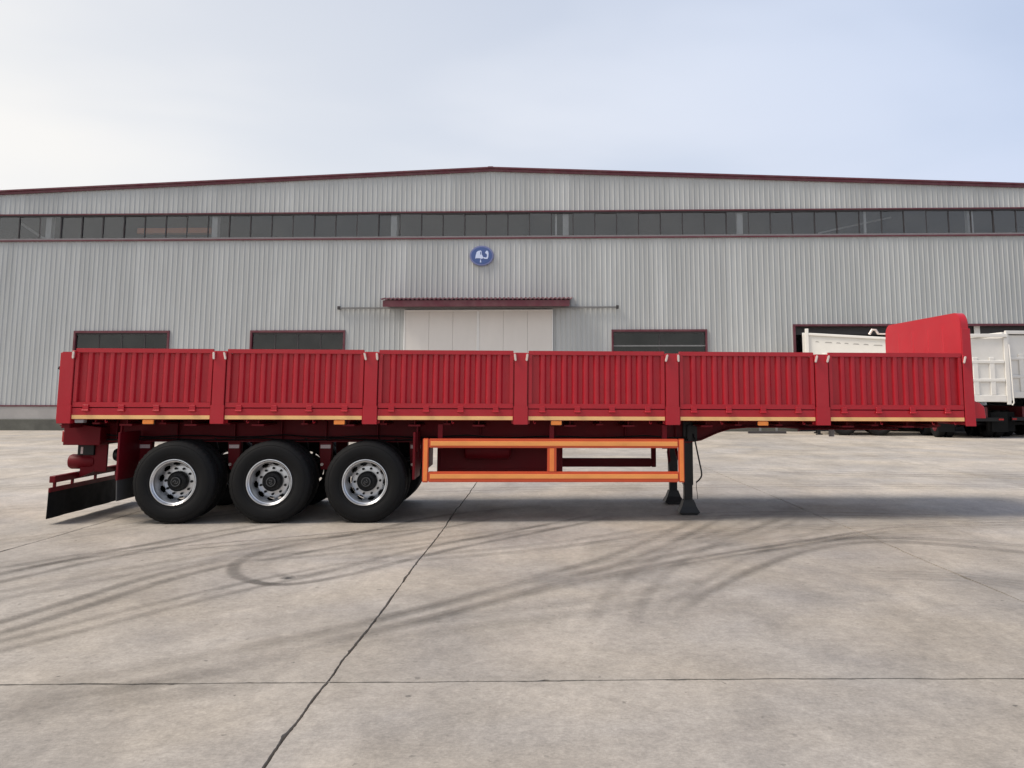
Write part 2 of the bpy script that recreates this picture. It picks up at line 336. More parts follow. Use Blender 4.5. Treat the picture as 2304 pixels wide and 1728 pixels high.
for i in range(len(xj) - 1):
    for j in range(len(yj) - 1):
        def cr_(k, l):
            y = yj[l]; x = jx(k, y); y = jy(l, x); return (jx(k, y), y)
        c = [cr_(i, j), cr_(i + 1, j), cr_(i + 1, j + 1), cr_(i, j + 1)]
        near = 4 <= i <= 8 and j <= 1
        na, nb = (260, 1100) if near else (12, 60)
        top = edge_pts(c[0], c[1], na, 100 + j * 9 + .3, 0, 1) + edge_pts(c[1], c[2], nb, i * 5 + 7.7, -1, 0) + edge_pts(c[2], c[3], na, 103 + j * 9, 0, -1) + edge_pts(c[3], c[0], nb, i * 5 + 1.1, 1, 0)
        n = len(top); cx = sum(p[0] for p in c) / 4; cy = sum(p[1] for p in c) / 4
        vs_ = [(x, y, 0) for x, y in top] + [(x + (.003 if x < cx else -.003) * 0 - math.copysign(.004, cx - x) * 0, y, -.034) for x, y in top]
        s = MB(); s.add(vs_, [tuple(range(n))] + [(k, (k + 1) % n, n + (k + 1) % n, n + k) for k in range(n)])
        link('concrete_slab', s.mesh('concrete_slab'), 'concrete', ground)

# rubber marks left by turning trucks
def mark(pts, wd, amt):
    P = [Vector((p[0], p[1])) for p in pts]; fine = []
    for i in range(len(P) - 1):
        p0 = P[max(i - 1, 0)]; p1 = P[i]; p2 = P[i + 1]; p3 = P[min(i + 2, len(P) - 1)]
        for k in range(10):
            t = k / 10; fine.append(.5 * ((2 * p1) + (-p0 + p2) * t + (2 * p0 - 5 * p1 + 4 * p2 - p3) * t * t + (-p0 + 3 * p1 - 3 * p2 + p3) * t ** 3))
    fine.append(P[-1]); n = len(fine); vs_ = []; fs = []
    for i, p in enumerate(fine):
        d = (fine[min(i + 1, n - 1)] - fine[max(i - 1, 0)]).normalized(); nrm = Vector((-d.y, d.x))
        wi = wd * (1 + .25 * noise.noise(Vector((p.x, p.y, 9))))
        for s in (-.5, .5): vs_.append((p.x + nrm.x * wi * s, p.y + nrm.y * wi * s, mark.z))
    mark.z += .0006
    for i in range(n - 1): fs.append((2 * i, 2 * i + 2, 2 * i + 3, 2 * i + 1))
    me = bpy.data.meshes.new('tyre_mark'); me.from_pydata(vs_, [], fs); uv = me.uv_layers.new(name='UVMap')
    for lp in me.loops:
        uv.data[lp.index].uv = ((lp.vertex_index // 2) / (n - 1), lp.vertex_index % 2)
    o = link('tyre_mark', me, 'mark', ground); o.color = (amt, amt, amt, 1); return o
mark.z = .004
def pair(pts, gap, wd, amt):
    P = [Vector(p) for p in pts]; q = []
    for i, p in enumerate(P):
        d = (P[min(i + 1, len(P) - 1)] - P[max(i - 1, 0)]).normalized(); q.append((p.x - d.y * gap, p.y + d.x * gap))
    mark(pts, wd, amt); mark(q, wd, amt)
mark([(0.2, 13.8), (-1.51, 12.42), (-2.25, 11.04), (-2.94, 9.94), (-3.13, 9.28), (-3.09, 8.82), (-2.89, 8.36), (-2.5, 8.02), (-2.1, 8.12)], .19, 1.1)
pair([(-2.9, 8.35), (-2.55, 8.05), (-2.25, 8.05), (-1.85, 8.5), (-1.17, 9.67), (0.0, 11.22), (1.0, 12.6)], .30, .17, 1.1)
mark([(-3.02, 8.95), (-2.4, 9.9), (-1.6, 11.0), (-.6, 12.4)], .16, .9)
pair([(-4.3, 5.6), (-3.85, 6.43), (-3.67, 7.13), (-3.41, 8.3), (-3.0, 9.2)], .26, .18, 1.1)
pair([(-4.1, 5.6), (-3.58, 6.49), (-3.26, 7.13), (-2.7, 8.11), (-1.9, 9.2)], -.24, .15, 1.0)
pair([(-5.3, 7.2), (-4.89, 8.11), (-4.62, 8.93), (-4.16, 10.08), (-3.7, 11.04), (-3.0, 12.2)], .3, .16, 1.1)
pair([(-5.5, 7.9), (-5.14, 8.5), (-4.86, 9.05), (-4.5, 9.6), (-3.6, 10.8)], .22, .14, .9)
pair([(-5.2, 6.4), (-4.5, 7.4), (-3.6, 8.9), (-2.6, 10.2), (-1.2, 11.7)], .28, .14, .7)
pair([(-3.4, 9.0), (-2.4, 9.4), (-1.0, 10.4), (.6, 11.8)], .27, .14, .8)
pair([(-2.3, 8.9), (-1.2, 9.2), (.2, 10.0), (1.9, 11.6)], .27, .14, .8)
pair([(3.6, 12.9), (2.45, 11.22), (1.41, 9.41), (0.75, 7.6), (.5, 6.2)], -.30, .17, .5)
mark([(3.9, 12.0), (2.82, 10.54), (1.73, 8.93), (0.64, 6.7)], .17, .5)
mark([(7.0, 7.9), (4.87, 9.54), (4.16, 10.08), (3.46, 10.17), (2.54, 9.54), (1.31, 7.76), (.8, 6.6)], .17, 1.1)
mark([(7.1, 8.4), (5.08, 9.94), (4.29, 10.38), (3.46, 10.48), (2.0, 10.0)], .15, 1.1)
pair([(-2.2, 5.9), (-1.25, 6.86), (-0.56, 7.76), (0.44, 9.16), (1.32, 10.87), (2.2, 12.8)], -.28, .17, .95)
pair([(-1.6, 6.0), (-0.53, 7.28), (0.62, 8.5), (2.2, 9.9), (3.9, 11.0)], .26, .15, .75)
pair([(-.3, 8.0), (.8, 9.0), (2.4, 10.7), (3.4, 12.4)], .26, .14, .7)
pair([(.1, 9.6), (1.2, 10.3), (2.7, 11.0), (4.6, 11.4), (6.8, 11.2)], .25, .15, .85)
pair([(5.4, 6.8), (4.08, 8.02), (3.6, 8.4), (2.6, 8.5)], .22, .12, .9)
pair([(-3.6, 4.2), (-2.6, 5.1), (-1.2, 6.2), (.6, 7.2), (2.4, 8.6)], .34, .2, .55)
pair([(-5.0, 3.9), (-3.2, 4.9), (-1.6, 5.7)], -.3, .22, .5)
pair([(1.2, 11.8), (2.8, 12.3), (5.0, 12.0), (7.6, 11.0)], .3, .17, .8)
pair([(-7.2, 8.6), (-6, 9.9), (-4.8, 11.8), (-3.6, 13.4)], .3, .17, .7)
pair([(-9, 12), (-5, 14.2), (0, 15.5), (7, 15.9), (12, 15.0)], .4, .25, .7)
pair([(-12, 14), (-7, 17), (0, 18.2), (7, 17.8), (13, 16.0)], .5, .3, .6)
pair([(2, 20), (7, 18.2), (12, 19.0), (17, 22)], .5, .3, .6)
pair([(2, 26), (8, 23.2), (14, 23.0), (19, 25)], .6, .4, .5)
pair([(-14, 24), (-9, 20), (-6.5, 15), (-6.3, 10)], .4, .25, .5)

for q_ in range(7):                                                   # the many faint passes right of the middle
    a_ = q_ * .42
    mark([(-.6 + a_, 7.3 + .3 * q_), (.9 + a_, 8.7 + .32 * q_), (2.6 + a_, 9.9 + .28 * q_), (4.4 + a_, 10.5 + .22 * q_)], .13, .75)
    mark([(-6.2 + a_, 8.2 + .2 * q_), (-4.9 + a_, 9.2 + .25 * q_), (-3.4 + a_, 10.1 + .25 * q_)], .12, .5)

# ------------------------------------------------------------------ factory building
BOFF = 22.1
bld = empty('factory_building', (-25.058 + BOFF * math.cos(R(-2)), 40.645 + BOFF * math.sin(R(-2)), 0), (0, 0, R(-2)))
tag(bld, 'long low grey corrugated steel factory hall with maroon trim behind the red trailer', 'building')
BL = (-BOFF, 0, 0)
def bpart(name, mb, m, parent=None, **k):
    return link(name, mb.mesh(name, **k), m, parent or bld, BL if parent is None else (0, 0, 0))
S0, S1 = -6.0, 50.2; PK = 22.1; ZPK = 11.92
def roofz(s): return ZPK - .040 * abs(s - PK)
DEP = 26.0
def sheet(s0, s1, z0, z1f, name='cladding_sheet'):
    """profiled steel sheet: four raised ribs with sloping sides"""
    n = max(1, round((s1 - s0) / .225)); p = (s1 - s0) / n; xs = []
    for k in range(n):
        a = s0 + k * p; xs += [(a, 0), (a + p * .66, 0), (a + p * .76, -.024), (a + p * .88, -.024), (a + p * .98, 0)]
    xs.append((s1, 0)); mb = MB(); m = len(xs)
    mb.add([(x, y, z0) for x, y in xs] + [(x, y, z1f(x)) for x, y in xs], [(i, i + 1, m + i + 1, m + i) for i in range(m - 1)])
    me = mb.mesh(name); bm = bmesh.new(); bm.from_mesh(me)
    if bm.faces[:] and sum(f.normal.y for f in bm.faces) > 0: bmesh.ops.reverse_faces(bm, faces=bm.faces)
    bm.to_mesh(me); bm.free()
    return link(name, me, 'wall', bld, BL)
def sheets(s0, s1, z0, z1f):
    n = max(1, round((s1 - s0) / .9)); d = (s1 - s0) / n
    for k in range(n): sheet(s0 + k * d, s0 + (k + 1) * d, z0, z1f)
ZB0, ZB1 = 8.68, 9.84                                              # ribbon window
wins = [(3.17, 7.49), (11.31, 15.54), (27.62, 31.77)]; WZ0, WZ1 = 1.9, 4.40
DR = (18.3, 24.93, 5.37); OP = (35.63, 47.0, 4.60)
sheets(S0, PK, ZB1 + .06, lambda x: roofz(x) - .10); sheets(PK, S1, ZB1 + .06, lambda x: roofz(x) - .10)
top = lambda x: ZB0 - .06
cur = S0
for a, b, zt, zb in sorted([(w0, w1, WZ1, WZ0) for w0, w1 in wins] + [(DR[0], DR[1], DR[2], None), (OP[0], OP[1], OP[2], None)]):
    sheets(cur, a, 1.10, top); sheets(a, b, zt, top)
    if zb: sheets(a, b, 1.10, lambda x, zb=zb: zb)
    cur = b
sheets(cur, S1, 1.10, top)
# plinth
for a, b in [(S0, DR[0]), (DR[1], OP[0]), (OP[1], S1)]:
    bpart('plinth', MB().box(a, b, -.05, .25, .5, 1.06), 'plinth')
    bpart('plinth_footing', MB().box(a - .02, b + .02, -.13, .25, -.05, .51), 'plinthdark', bevel=.03)
    bpart('plinth_trim', MB().box(a, b, -.075, .02, 1.063, 1.125), 'maroon')
# gable fascia and roof
for sgn, (a, b) in ((-1, (S0 - .3, PK)), (1, (PK, S1 + .3))):
    za, zb_ = roofz(a), roofz(b)
    bpart('verge_trim', MB().prism([(a, za - .17), (b, zb_ - .17), (b, zb_ - .045), (a, za - .045)], 'y', -.10, .05), 'maroon')
    bpart('verge_cap', MB().prism([(a, za - .042), (b, zb_ - .042), (b, zb_ + .03), (a, za + .03)], 'y', -.16, .30), 'maroon')
    bpart('roof', MB().prism([(a, za - .14), (b, zb_ - .14), (b, zb_ - .06), (a, za - .06)], 'y', .303, DEP), 'inside')
bpart('ridge_cap', MB().box(PK - .12, PK + .12, -.18, DEP, ZPK + .01, ZPK + .045), 'maroon', bevel=.015)
# inner hall
bpart('hall_floor', MB().box(S0, S1, .26, DEP, -.03, .004), 'infloor')
bpart('rear_wall', MB().box(S0, S1, DEP, DEP + .2, -.03, 11.7), 'inside')
bpart('end_wall', MB().box(S0 - .1, S0, .05, DEP, -.03, roofz(S0) - .15), 'inside')
bpart('end_wall', MB().box(S1, S1 + .1, .05, DEP, -.03, roofz(S1) - .15), 'inside')
# inner lining of the front wall so the hall is closed and dark
lin = [(S0, S1, ZB1 + .05, 10.55), (S0, 35.5, 4.75, ZB0 - .05), (35.5, S1, 4.75, ZB0 - .05)]
for a, b, z0, z1 in lin: bpart('wall_lining', MB().box(a, b, .14, .18, z0, z1), 'inside')
# ribbon window: trims, panes, mullions
bpart('head_trim', MB().box(S0, S1, -.07, .10, ZB1 + .005, ZB1 + .062), 'maroon')
bpart('head_dark_trim', MB().box(S0, S1, -.02, .10, ZB1 - .06, ZB1 + .003), 'mull')  # dark trim strip just below the maroon head trim
bpart('sill_trim', MB().box(S0, S1, -.085, .10, ZB0 - .065, ZB0 - .005), 'maroon')
bpart('window_sill', MB().box(S0, S1, -.03, .10, ZB0 - .003, ZB0 + .075), 'sill')
PW = .99; s = .13 - PW * 6; pane_me = MB().box(-PW / 2 + .022, PW / 2 - .022, .044, .050, ZB0 + .075, ZB1 - .06).mesh('pane'); mull_me = MB().box(-.022, .022, .015, .09, ZB0 + .075, ZB1 - .06).mesh('mullion')
while s < S1 - .2:
    link('mullion', mull_me, 'mull', bld, (s - BOFF, 0, 0))
    link('pane', pane_me, 'glass', bld, (s + PW / 2 - BOFF, random.uniform(0, .002), 0), (R(random.uniform(-.25, .25)), 0, R(random.uniform(-.3, .3))))
    s += PW
# columns and crane inside
for cs in (1.3, 9.15, 17.5, 25.4, 33.3, 43.6):
    c_ = MB(); c_.box(cs, cs + .26, .185, .205, 0, 10.4); c_.box(cs + .12, cs + .14, .21, .45, 0, 10.4); c_.box(cs, cs + .26, .455, .475, 0, 10.4)
    bpart('column', c_, 'column')
bpart('column', MB().box(39.0, 39.1, .2, .30, 4.8, 10.2), 'column'); bpart('column', MB().box(25.05, 25.13, .2, .30, 4.8, 10.2), 'column')
bpart('crane_girder', MB().box(5.2, 8.75, 1.0, 1.4, 9.15, 9.42), 'crane', bevel=.02)
bpart('roof_brace', MB().tube([(-.6, 1.2, 9.75), (.35, 1.3, 9.1), (1.0, 1.3, 8.8)], .06), 'column')
bpart('roof_brace', MB().tube([(37.2, 1.2, 9.0), (40.6, 1.3, 9.75)], .04), 'column')
# lower windows
for wi, (a, b) in enumerate(wins):
    f = MB(); f.box(a - .05, b + .05, -.085, .06, WZ1 - .02, WZ1 + .075); f.box(a - .05, b + .05, -.10, .06, WZ0 - .075, WZ0)
    f.box(a - .05, a + .035, -.083, .06, WZ0 + .002, WZ1 - .022); f.box(b - .035, b + .05, -.083, .06, WZ0 + .002, WZ1 - .022)
    fr = bpart('window', f, 'maroon')
    n = 4 if wi < 2 else 2; d = (b - a - .07) / n
    g_ = MB(); g_.box(a + .035, b - .035, .0, .055, WZ1 - .10, WZ1 - .024)
    bpart('frame_head', g_, 'mull', fr)
    for k in range(n):
        x0 = a + .035 + k * d
        bpart('pane', MB().box(x0 + .025, x0 + d - .025, .028, .034, WZ0 + .05, WZ1 - .10), 'darkglass', fr)
        if k: bpart('mullion', MB().box(x0 - .024, x0 + .024, .005, .055, WZ0 + .02, WZ1 - .102), 'mull', fr)
    if wi == 2: bpart('transom', MB().box(a + .037, b - .037, .0, .024, 3.72, 3.78), 'steel', fr)
    bpart('lining', MB().box(a - .5, b + .5, .06, .065, WZ1 + .08, 4.8), 'inside', fr)
for a, b in [(S0, 3.12), (7.54, 11.26), (15.59, 18.3), (24.93, 27.57), (31.82, 35.6), (47.0, S1)]: bpart('wall_lining', MB().box(a, b, .14, .18, 0, 4.745), 'inside')
for a, b in wins: bpart('wall_lining', MB().box(a - .05, b + .05, .14, .18, 0, WZ0 - .08), 'inside')
# sliding door with track and canopy
for k, (a, b) in enumerate([(DR[0] - .03, 21.60), (21.606, DR[1] + .03)]):
    fr = MB(); fr.box(a, a + .05, -.17, -.09, .06, DR[2]); fr.box(b - .05, b, -.17, -.09, .06, DR[2]); fr.box(a + .05, b - .05, -.165, -.09, DR[2] - .06, DR[2]); fr.box(a + .05, b - .05, -.165, -.09, .06, .14)
    lf = bpart('sliding_door', fr, 'doorframe'); d = (b - a - .1) / 3
    for q in range(3):
        bpart('door_panel', MB().box(a + .05 + q * d + .004, a + .05 + (q + 1) * d - .004, -.150 + .004 * random.random(), -.10, .14, DR[2] - .06), 'door', lf, bevel=.003)
bpart('door_backing', MB().box(DR[0] - .1, DR[1] + .1, .02, .06, 0, DR[2] + .1), 'mull')
bpart('door_track', MB().box(15.24, 27.9, -.20, -.09, 5.43, 5.51), 'steel', bevel=.01)
for q in (15.24, 27.78): bpart('track_stop', MB().box(q, q + .12, -.23, -.06, 5.40, 5.55), 'mull', bevel=.01)
C0, C1 = 17.48, 25.72
cn_ = bpart('canopy', MB().prism([(-1.0, 5.44), (-.94, 5.44), (-.94, 5.50), (-.03, 5.60), (-.03, 5.86), (-.94, 5.72), (-1.0, 5.72)], 'x', C0, C1), 'maroon')
cs_ = MB(); xs = []; nW = 44; pw = (C1 - C0 + .24) / nW
for k in range(nW * 6 + 1):
    xs.append((C0 - .12 + k * pw / 6, .028 * math.cos(2 * math.pi * k / 6)))
m_ = len(xs); cs_.add([(x, -1.06, 5.757 + z) for x, z in xs] + [(x, -.002, 5.93 + z) for x, z in xs], [(i, i + 1, m_ + i + 1, m_ + i) for i in range(m_ - 1)])
bpart('canopy_sheet', cs_, 'maroon', cn_)
# frame of the big open doorway
o_ = MB(); o_.box(OP[0] - .02, OP[0] + .08, -.08, .3, 0, OP[2]); o_.box(OP[1] - .08, OP[1] + .02, -.08, .3, 0, OP[2]); o_.box(OP[0] - .02, OP[1] + .02, -.082, .3, OP[2] + .002, OP[2] + .09)
bpart('doorway_frame', o_, 'maroon')
bpart('roller_shutter_box', MB().box(OP[0], OP[1], .32, .75, OP[2] - .35, OP[2] + .3), 'mull')

# ------------------------------------------------------------------ oval sign on the facade
ox, oz = 21.73, 7.83
cb, sb = math.cos(R(-2)), math.sin(R(-2))
sg = empty('oval_sign', (-25.058 + ox * cb, 40.645 + ox * sb, oz), (0, 0, R(-2)))
tag(sg, 'small blue oval sign with pale emblem fixed high on the grey facade', 'sign')
def ell(a, b, n=48): return [(a * math.cos(2 * math.pi * k / n), b * math.sin(2 * math.pi * k / n)) for k in range(n)]
link('sign_ring', MB().prism(ell(.545, .462), 'y', -.12, -.034).mesh('sign_ring', bevel=.02, seg=2), 'bluering', sg)
link('sign_face', MB().prism(ell(.475, .395), 'y', -.126, -.121).mesh('sign_face'), 'blue', sg)
def zp(pts): return [((x - 1090) * .00104, (740 - y) * .00104) for x, y in pts]
hel = [(810, 885), (830, 740), (870, 590), (930, 535), (1040, 510), (1085, 540), (1100, 680), (1160, 800), (1172, 852), (1080, 880), (1000, 852), (845, 852)]
hok = [(1176, 802), (1280, 828), (1318, 800), (1328, 730), (1312, 670), (1240, 622), (1270, 560), (1320, 510), (1380, 565), (1395, 650), (1385, 800), (1350, 885), (1230, 882), (1178, 853)]
link('emblem', MB().prism(zp(hel), 'y', -.134, -.127).prism(zp(hok), 'y', -.134, -.127).prism(zp([(1035, 905), (1062, 905), (1078, 1040), (1022, 1040)]), 'y', -.134, -.127).mesh('emblem'), 'signwhite', sg)
link('emblem_slot', MB().prism(zp([(1028, 570), (1060, 560), (1070, 690), (1032, 690)]), 'y', -.1375, -.1345).mesh('emblem_slot'), 'blue', sg)

# ------------------------------------------------------------------ red drop-side semi-trailer
TOFF = Vector((4.5, 1.25, 0)); yw = R(2.3)
ex = Vector((math.cos(yw), math.sin(yw), 0)); ey = Vector((-math.sin(yw), math.cos(yw), 0))
tr = empty('semi_trailer', Vector((-4.907, 11.59, 0)) + ex * TOFF.x + ey * TOFF.y + Vector((0, 0, -.0039 * 4.5)), (0, .0039, yw))
tag(tr, 'long red three-axle drop-side semi-trailer with ribbed side panels parked on the concrete', 'trailer')
TL = tuple(-TOFF)
def tp(name, mb, m, parent=None, loc=None, **k):
    return link(name, mb.mesh(name, **k), m, parent or tr, loc if loc is not None else (TL if parent is None else (0, 0, 0)))
PT = 2.226                                                            # top of the boards
posts = [(-1.482, -1.318), (.452, .616), (2.402, 2.578), (4.360, 4.537), (6.362, 6.540), (8.368, 8.548), (10.375, 10.50)]
# side posts
def side_post(a, b, far=False, last=False):
    p = MB()
    zt = 2.178 if a < -1 else 2.200
    p.box(a + .004, b - .004, -.014, .07, 1.50, zt); p.box(a - .006, b + .006, -.020, .075, 1.262, 1.503); p.box(a - .03, b + .03, .0765, .10, 1.27, zt - .01)
    return p
for a, b in posts[:-1]:
    o = tp('side_post', side_post(a, b), 'red', bevel=.005, seg=2)
    o2 = tp('side_post', MB().box(a, b, 2.43, 2.514, 1.262, 2.19), 'red', bevel=.005)
# side boards
def board(a, b):
    top_, bot = PT, 1.470
    f = MB()
    f.box(a, b, 0, .050, top_ - .056, top_); f.box(a, b, 0, .050, bot, bot + .064)
    f.box(a, a + .048, .001, .049, bot + .065, top_ - .057); f.box(b - .048, b, .001, .049, bot + .065, top_ - .057)
    return f
def ribs(a, b):
    x0, x1 = a + .046, b - .046; n = 12; p = (x1 - x0) / n; xs = [(x0, .050)]
    for k in range(1, n):
        c = x0 + k * p; q = p / .14
        xs += [(c + u * q, v) for u, v in ((-.050, .050), (-.045, .048), (-.037, .038), (-.030, .022), (-.025, .014), (-.016, .011), (.016, .011), (.025, .014), (.030, .022), (.037, .038), (.045, .048), (.050, .050))]
    xs.append((x1, .050)); m = len(xs); mb = MB()
    z0, z1 = 1.530, 2.174
    mb.add([(x, y, z0) for x, y in xs] + [(x, y, z1) for x, y in xs], [(i, i + 1, m + i + 1, m + i) for i in range(m - 1)])
    return mb
for i in range(6):
    a = posts[i][1] + (.010 if i else .006); b = posts[i + 1][0] - (.012 if i < 5 else .004)
    pn = tp('side_board', board(a, b), 'red', bevel=.004, seg=2)
    tp('ribbed_sheet', ribs(a, b), 'red', pn, smooth=True)
    w_ = b - a
    for q in (.102, .358, .612, .872):
        h = MB(); x = a + w_ * q; h.box(x - .036, x + .036, -.024, .0, 1.425, 1.500); h.cyl(.013, x - .042, x + .042, 'x', (0, -.022, 1.428), 10)
        tp('hinge', h, 'red', pn, bevel=.003)
    for x, tilt in ((a - .022 if i else a - .012, random.uniform(-.012, .012)), (b + .022, random.uniform(-.012, .012))):
        l = MB(); l.prism([(x - .013 + tilt, 2.182), (x + .004 + tilt, 2.188), (x + .016 + tilt, 2.178), (x + .014 - tilt, 2.092), (x - .004 - tilt, 2.086), (x - .014 - tilt, 2.098)], 'y', -.052, -.034)
        tp('latch', l, 'chrome', pn, bevel=.006, seg=2, smooth=True)
        tp('latch_base', MB().box(x - .022, x + .022, -.032, -.010, 2.10, 2.195), 'red', pn, bevel=.004)
    # far side, seen from its inner face
    fb = MB().box(a, b, 2.452, 2.50, 1.463, PT); tp('side_board', fb, 'red', bevel=.004)
    # chassis edge between the posts with its amber strip
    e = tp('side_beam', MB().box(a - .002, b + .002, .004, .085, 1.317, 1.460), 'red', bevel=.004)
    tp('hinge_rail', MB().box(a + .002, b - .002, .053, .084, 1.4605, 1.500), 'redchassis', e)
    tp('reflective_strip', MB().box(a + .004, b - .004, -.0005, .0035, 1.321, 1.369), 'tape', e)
tp('side_beam', MB().box(-1.46, 10.42, 2.415, 2.496, 1.317, 1.460), 'red', bevel=.004)
tp('deck', MB().box(-1.46, 10.37, .087, 2.413, 1.432, 1.458), 'wood')
# rear gate
rg = tp('rear_gate', MB().box(-1.515, -1.487, .02, 2.48, 1.30, 2.170), 'red', bevel=.004)
tp('gate_hook', MB().tube([(-1.515, .08, 1.99), (-1.55, .08, 1.985), (-1.556, .08, 1.965), (-1.53, .08, 1.955)], .012), 'black', rg)
tp('rear_beam', MB().box(-1.47, -1.36, .08, 2.42, 1.20, 1.43), 'redchassis', bevel=.006)
# headboard
hp = [(.004, 1.27), (2.496, 1.27)]
Rc = .17
for k in range(9): an = R(90) * k / 8; hp.append((2.496 - Rc + Rc * math.cos(an), 2.785 - Rc + Rc * math.sin(an)))
for k in range(9): an = R(90) + R(90) * k / 8; hp.append((.004 + Rc + Rc * math.cos(an), 2.785 - Rc + Rc * math.sin(an)))
hb = tp('headboard', MB().prism(hp, 'x', 10.385, 10.492), 'red', bevel=.006, seg=2, smooth=True)
for yy in (.55, 1.0, 1.5, 2.0): tp('headboard_rib', MB().prism([(10.3852, yy - .04), (10.379, yy - .02), (10.379, yy + .02), (10.3852, yy + .04)], 'z', 1.5, 2.62), 'red', hb)
tp('front_post', MB().prism([(10.378, 1.256), (10.520, 1.256), (10.506, 2.56), (10.387, 2.56)], 'y', -.012, .002), 'red', bevel=.003)
tp('front_post', MB().prism([(10.378, 1.256), (10.520, 1.256), (10.506, 2.56), (10.387, 2.56)], 'y', 2.498, 2.512), 'red', bevel=.003)
for y0 in (.02, 2.28):
    tp('front_bracket', MB().prism([(10.523, 1.36), (10.675, 1.36), (10.660, 1.51), (10.60, 1.565), (10.56, 1.575), (10.523, 1.60)], 'y', y0, y0 + .2), 'red', bevel=.006)
# longitudinal beams with gooseneck
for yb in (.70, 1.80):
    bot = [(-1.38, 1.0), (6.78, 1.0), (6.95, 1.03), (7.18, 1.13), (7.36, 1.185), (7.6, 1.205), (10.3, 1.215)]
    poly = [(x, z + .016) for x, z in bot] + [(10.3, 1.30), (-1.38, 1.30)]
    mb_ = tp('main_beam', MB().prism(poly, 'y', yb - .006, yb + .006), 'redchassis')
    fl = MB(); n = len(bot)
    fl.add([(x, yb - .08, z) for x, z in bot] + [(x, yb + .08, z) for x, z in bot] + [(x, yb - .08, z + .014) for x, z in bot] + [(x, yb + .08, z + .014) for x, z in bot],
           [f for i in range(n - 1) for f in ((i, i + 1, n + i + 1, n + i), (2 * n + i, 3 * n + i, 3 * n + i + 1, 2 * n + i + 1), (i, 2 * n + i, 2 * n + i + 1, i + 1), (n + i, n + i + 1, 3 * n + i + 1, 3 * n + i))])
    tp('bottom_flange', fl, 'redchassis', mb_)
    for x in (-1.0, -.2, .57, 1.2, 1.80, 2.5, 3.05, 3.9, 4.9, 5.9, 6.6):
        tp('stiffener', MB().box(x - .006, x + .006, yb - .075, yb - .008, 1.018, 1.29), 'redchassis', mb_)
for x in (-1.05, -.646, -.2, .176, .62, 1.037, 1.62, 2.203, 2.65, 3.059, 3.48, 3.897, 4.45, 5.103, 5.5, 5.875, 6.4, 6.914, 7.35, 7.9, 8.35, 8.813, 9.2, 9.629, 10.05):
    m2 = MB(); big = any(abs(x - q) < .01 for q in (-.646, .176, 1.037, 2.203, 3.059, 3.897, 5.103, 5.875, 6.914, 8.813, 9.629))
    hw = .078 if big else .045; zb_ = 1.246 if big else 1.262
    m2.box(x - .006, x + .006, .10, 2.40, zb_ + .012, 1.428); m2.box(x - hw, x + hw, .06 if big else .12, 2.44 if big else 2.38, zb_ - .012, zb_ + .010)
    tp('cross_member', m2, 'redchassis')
for x in (-.346, 2.096, 4.917, 7.656):
    l_ = tp('marker_lamp', MB().box(x - .070, x + .070, .008, .040, 1.257, 1.313), 'amber', bevel=.006, seg=2)
    tp('lamp_base', MB().box(x - .078, x + .078, .0405, .055, 1.250, 1.3165), 'black', l_)
for x in (-.9, .9, 1.75, 3.55, 4.62, 6.15, 7.1, 8.2, 9.25, 9.95, 10.25):
    tp('rope_hook', MB().tube([(x, .05, 1.316), (x, .045, 1.285), (x + .010, .040, 1.272), (x + .022, .042, 1.278), (x + .025, .05, 1.292)], .005, 6), 'red')
# wheels
tyre_prof = [(.288, .040), (.300, .022), (.318, .012), (.330, .013), (.338, .007), (.385, .001), (.430, .000), (.462, .007), (.466, .011), (.470, .008), (.492, .020), (.507, .030), (.520, .050), (.524, .062),
             (.524, .088), (.510, .090), (.510, .100), (.525, .102), (.525, .138), (.511, .140), (.511, .150), (.525, .152), (.525, .188), (.510, .190), (.510, .200), (.524, .202), (.520, .240), (.507, .260), (.470, .282), (.430, .290), (.385, .289), (.318, .278), (.288, .250)]
def tread(i, j):
    return -.006 if (j in (11, 12, 13) or j in (25, 26)) and i % 3 == 0 else 0.
tyre_me = MB().lathe(tyre_prof, 132, 'y', rmod=tread).mesh('tyre', smooth=True)
rim_prof = [(.286, .052), (.292, .034), (.296, .022), (.292, .014), (.284, .012), (.277, .018), (.272, .034), (.266, .040), (.258, .044), (.254, .060), (.252, .090), (.249, .150), (.248, .190), (.246, .205), (.240, .215), (.214, .242), (.206, .249), (.201, .244), (.198, .236), (.190, .233), (.120, .233), (.118, .26)]
HS = 80
def holes(i, j): return (j == 14 and (i % 8) < 5) or (j in (13, 15) and 1 <= (i % 8) < 4)
rim_me = MB().lathe(rim_prof, HS, 'y', skip=holes).mesh('rim', smooth=True)
nut_me = MB().cyl(.0155, .196, .234, 'y', (0, 0, 0), 6).cyl(.009, .180, .195, 'y', (0, 0, 0), 6).mesh('wheel_nut')
hubm = MB(); hubm.lathe([(.001, .095), (.055, .095), (.066, .101), (.070, .112), (.074, .124), (.100, .130), (.120, .146), (.129, .168), (.127, .24)], 40, 'y')
for k in range(10):
    a = 2 * math.pi * k / 10; hubm.cyl(.008, .118, .14, 'y', (.092 * math.cos(a), 0, .092 * math.sin(a)), 6)
hub_me = hubm.mesh('hub', smooth=True)
capm = MB(); capm.lathe([(.050, .0945), (.052, .091), (.058, .091), (.060, .0945)], 32, 'y'); capm.tube([(-.028, .093, -.014), (-.012, .093, .02), (.006, .093, .008), (.0, .093, -.02), (.028, .093, -.012), (.03, .093, .016)], .006, 6)
cap_me = capm.mesh('hub_emblem', smooth=True)
drum_me = MB().cyl(.222, .27, .36, 'y', seg=40).mesh('brake_drum', smooth=True)
flat = 0
AX = (.014, 1.228, 2.449)
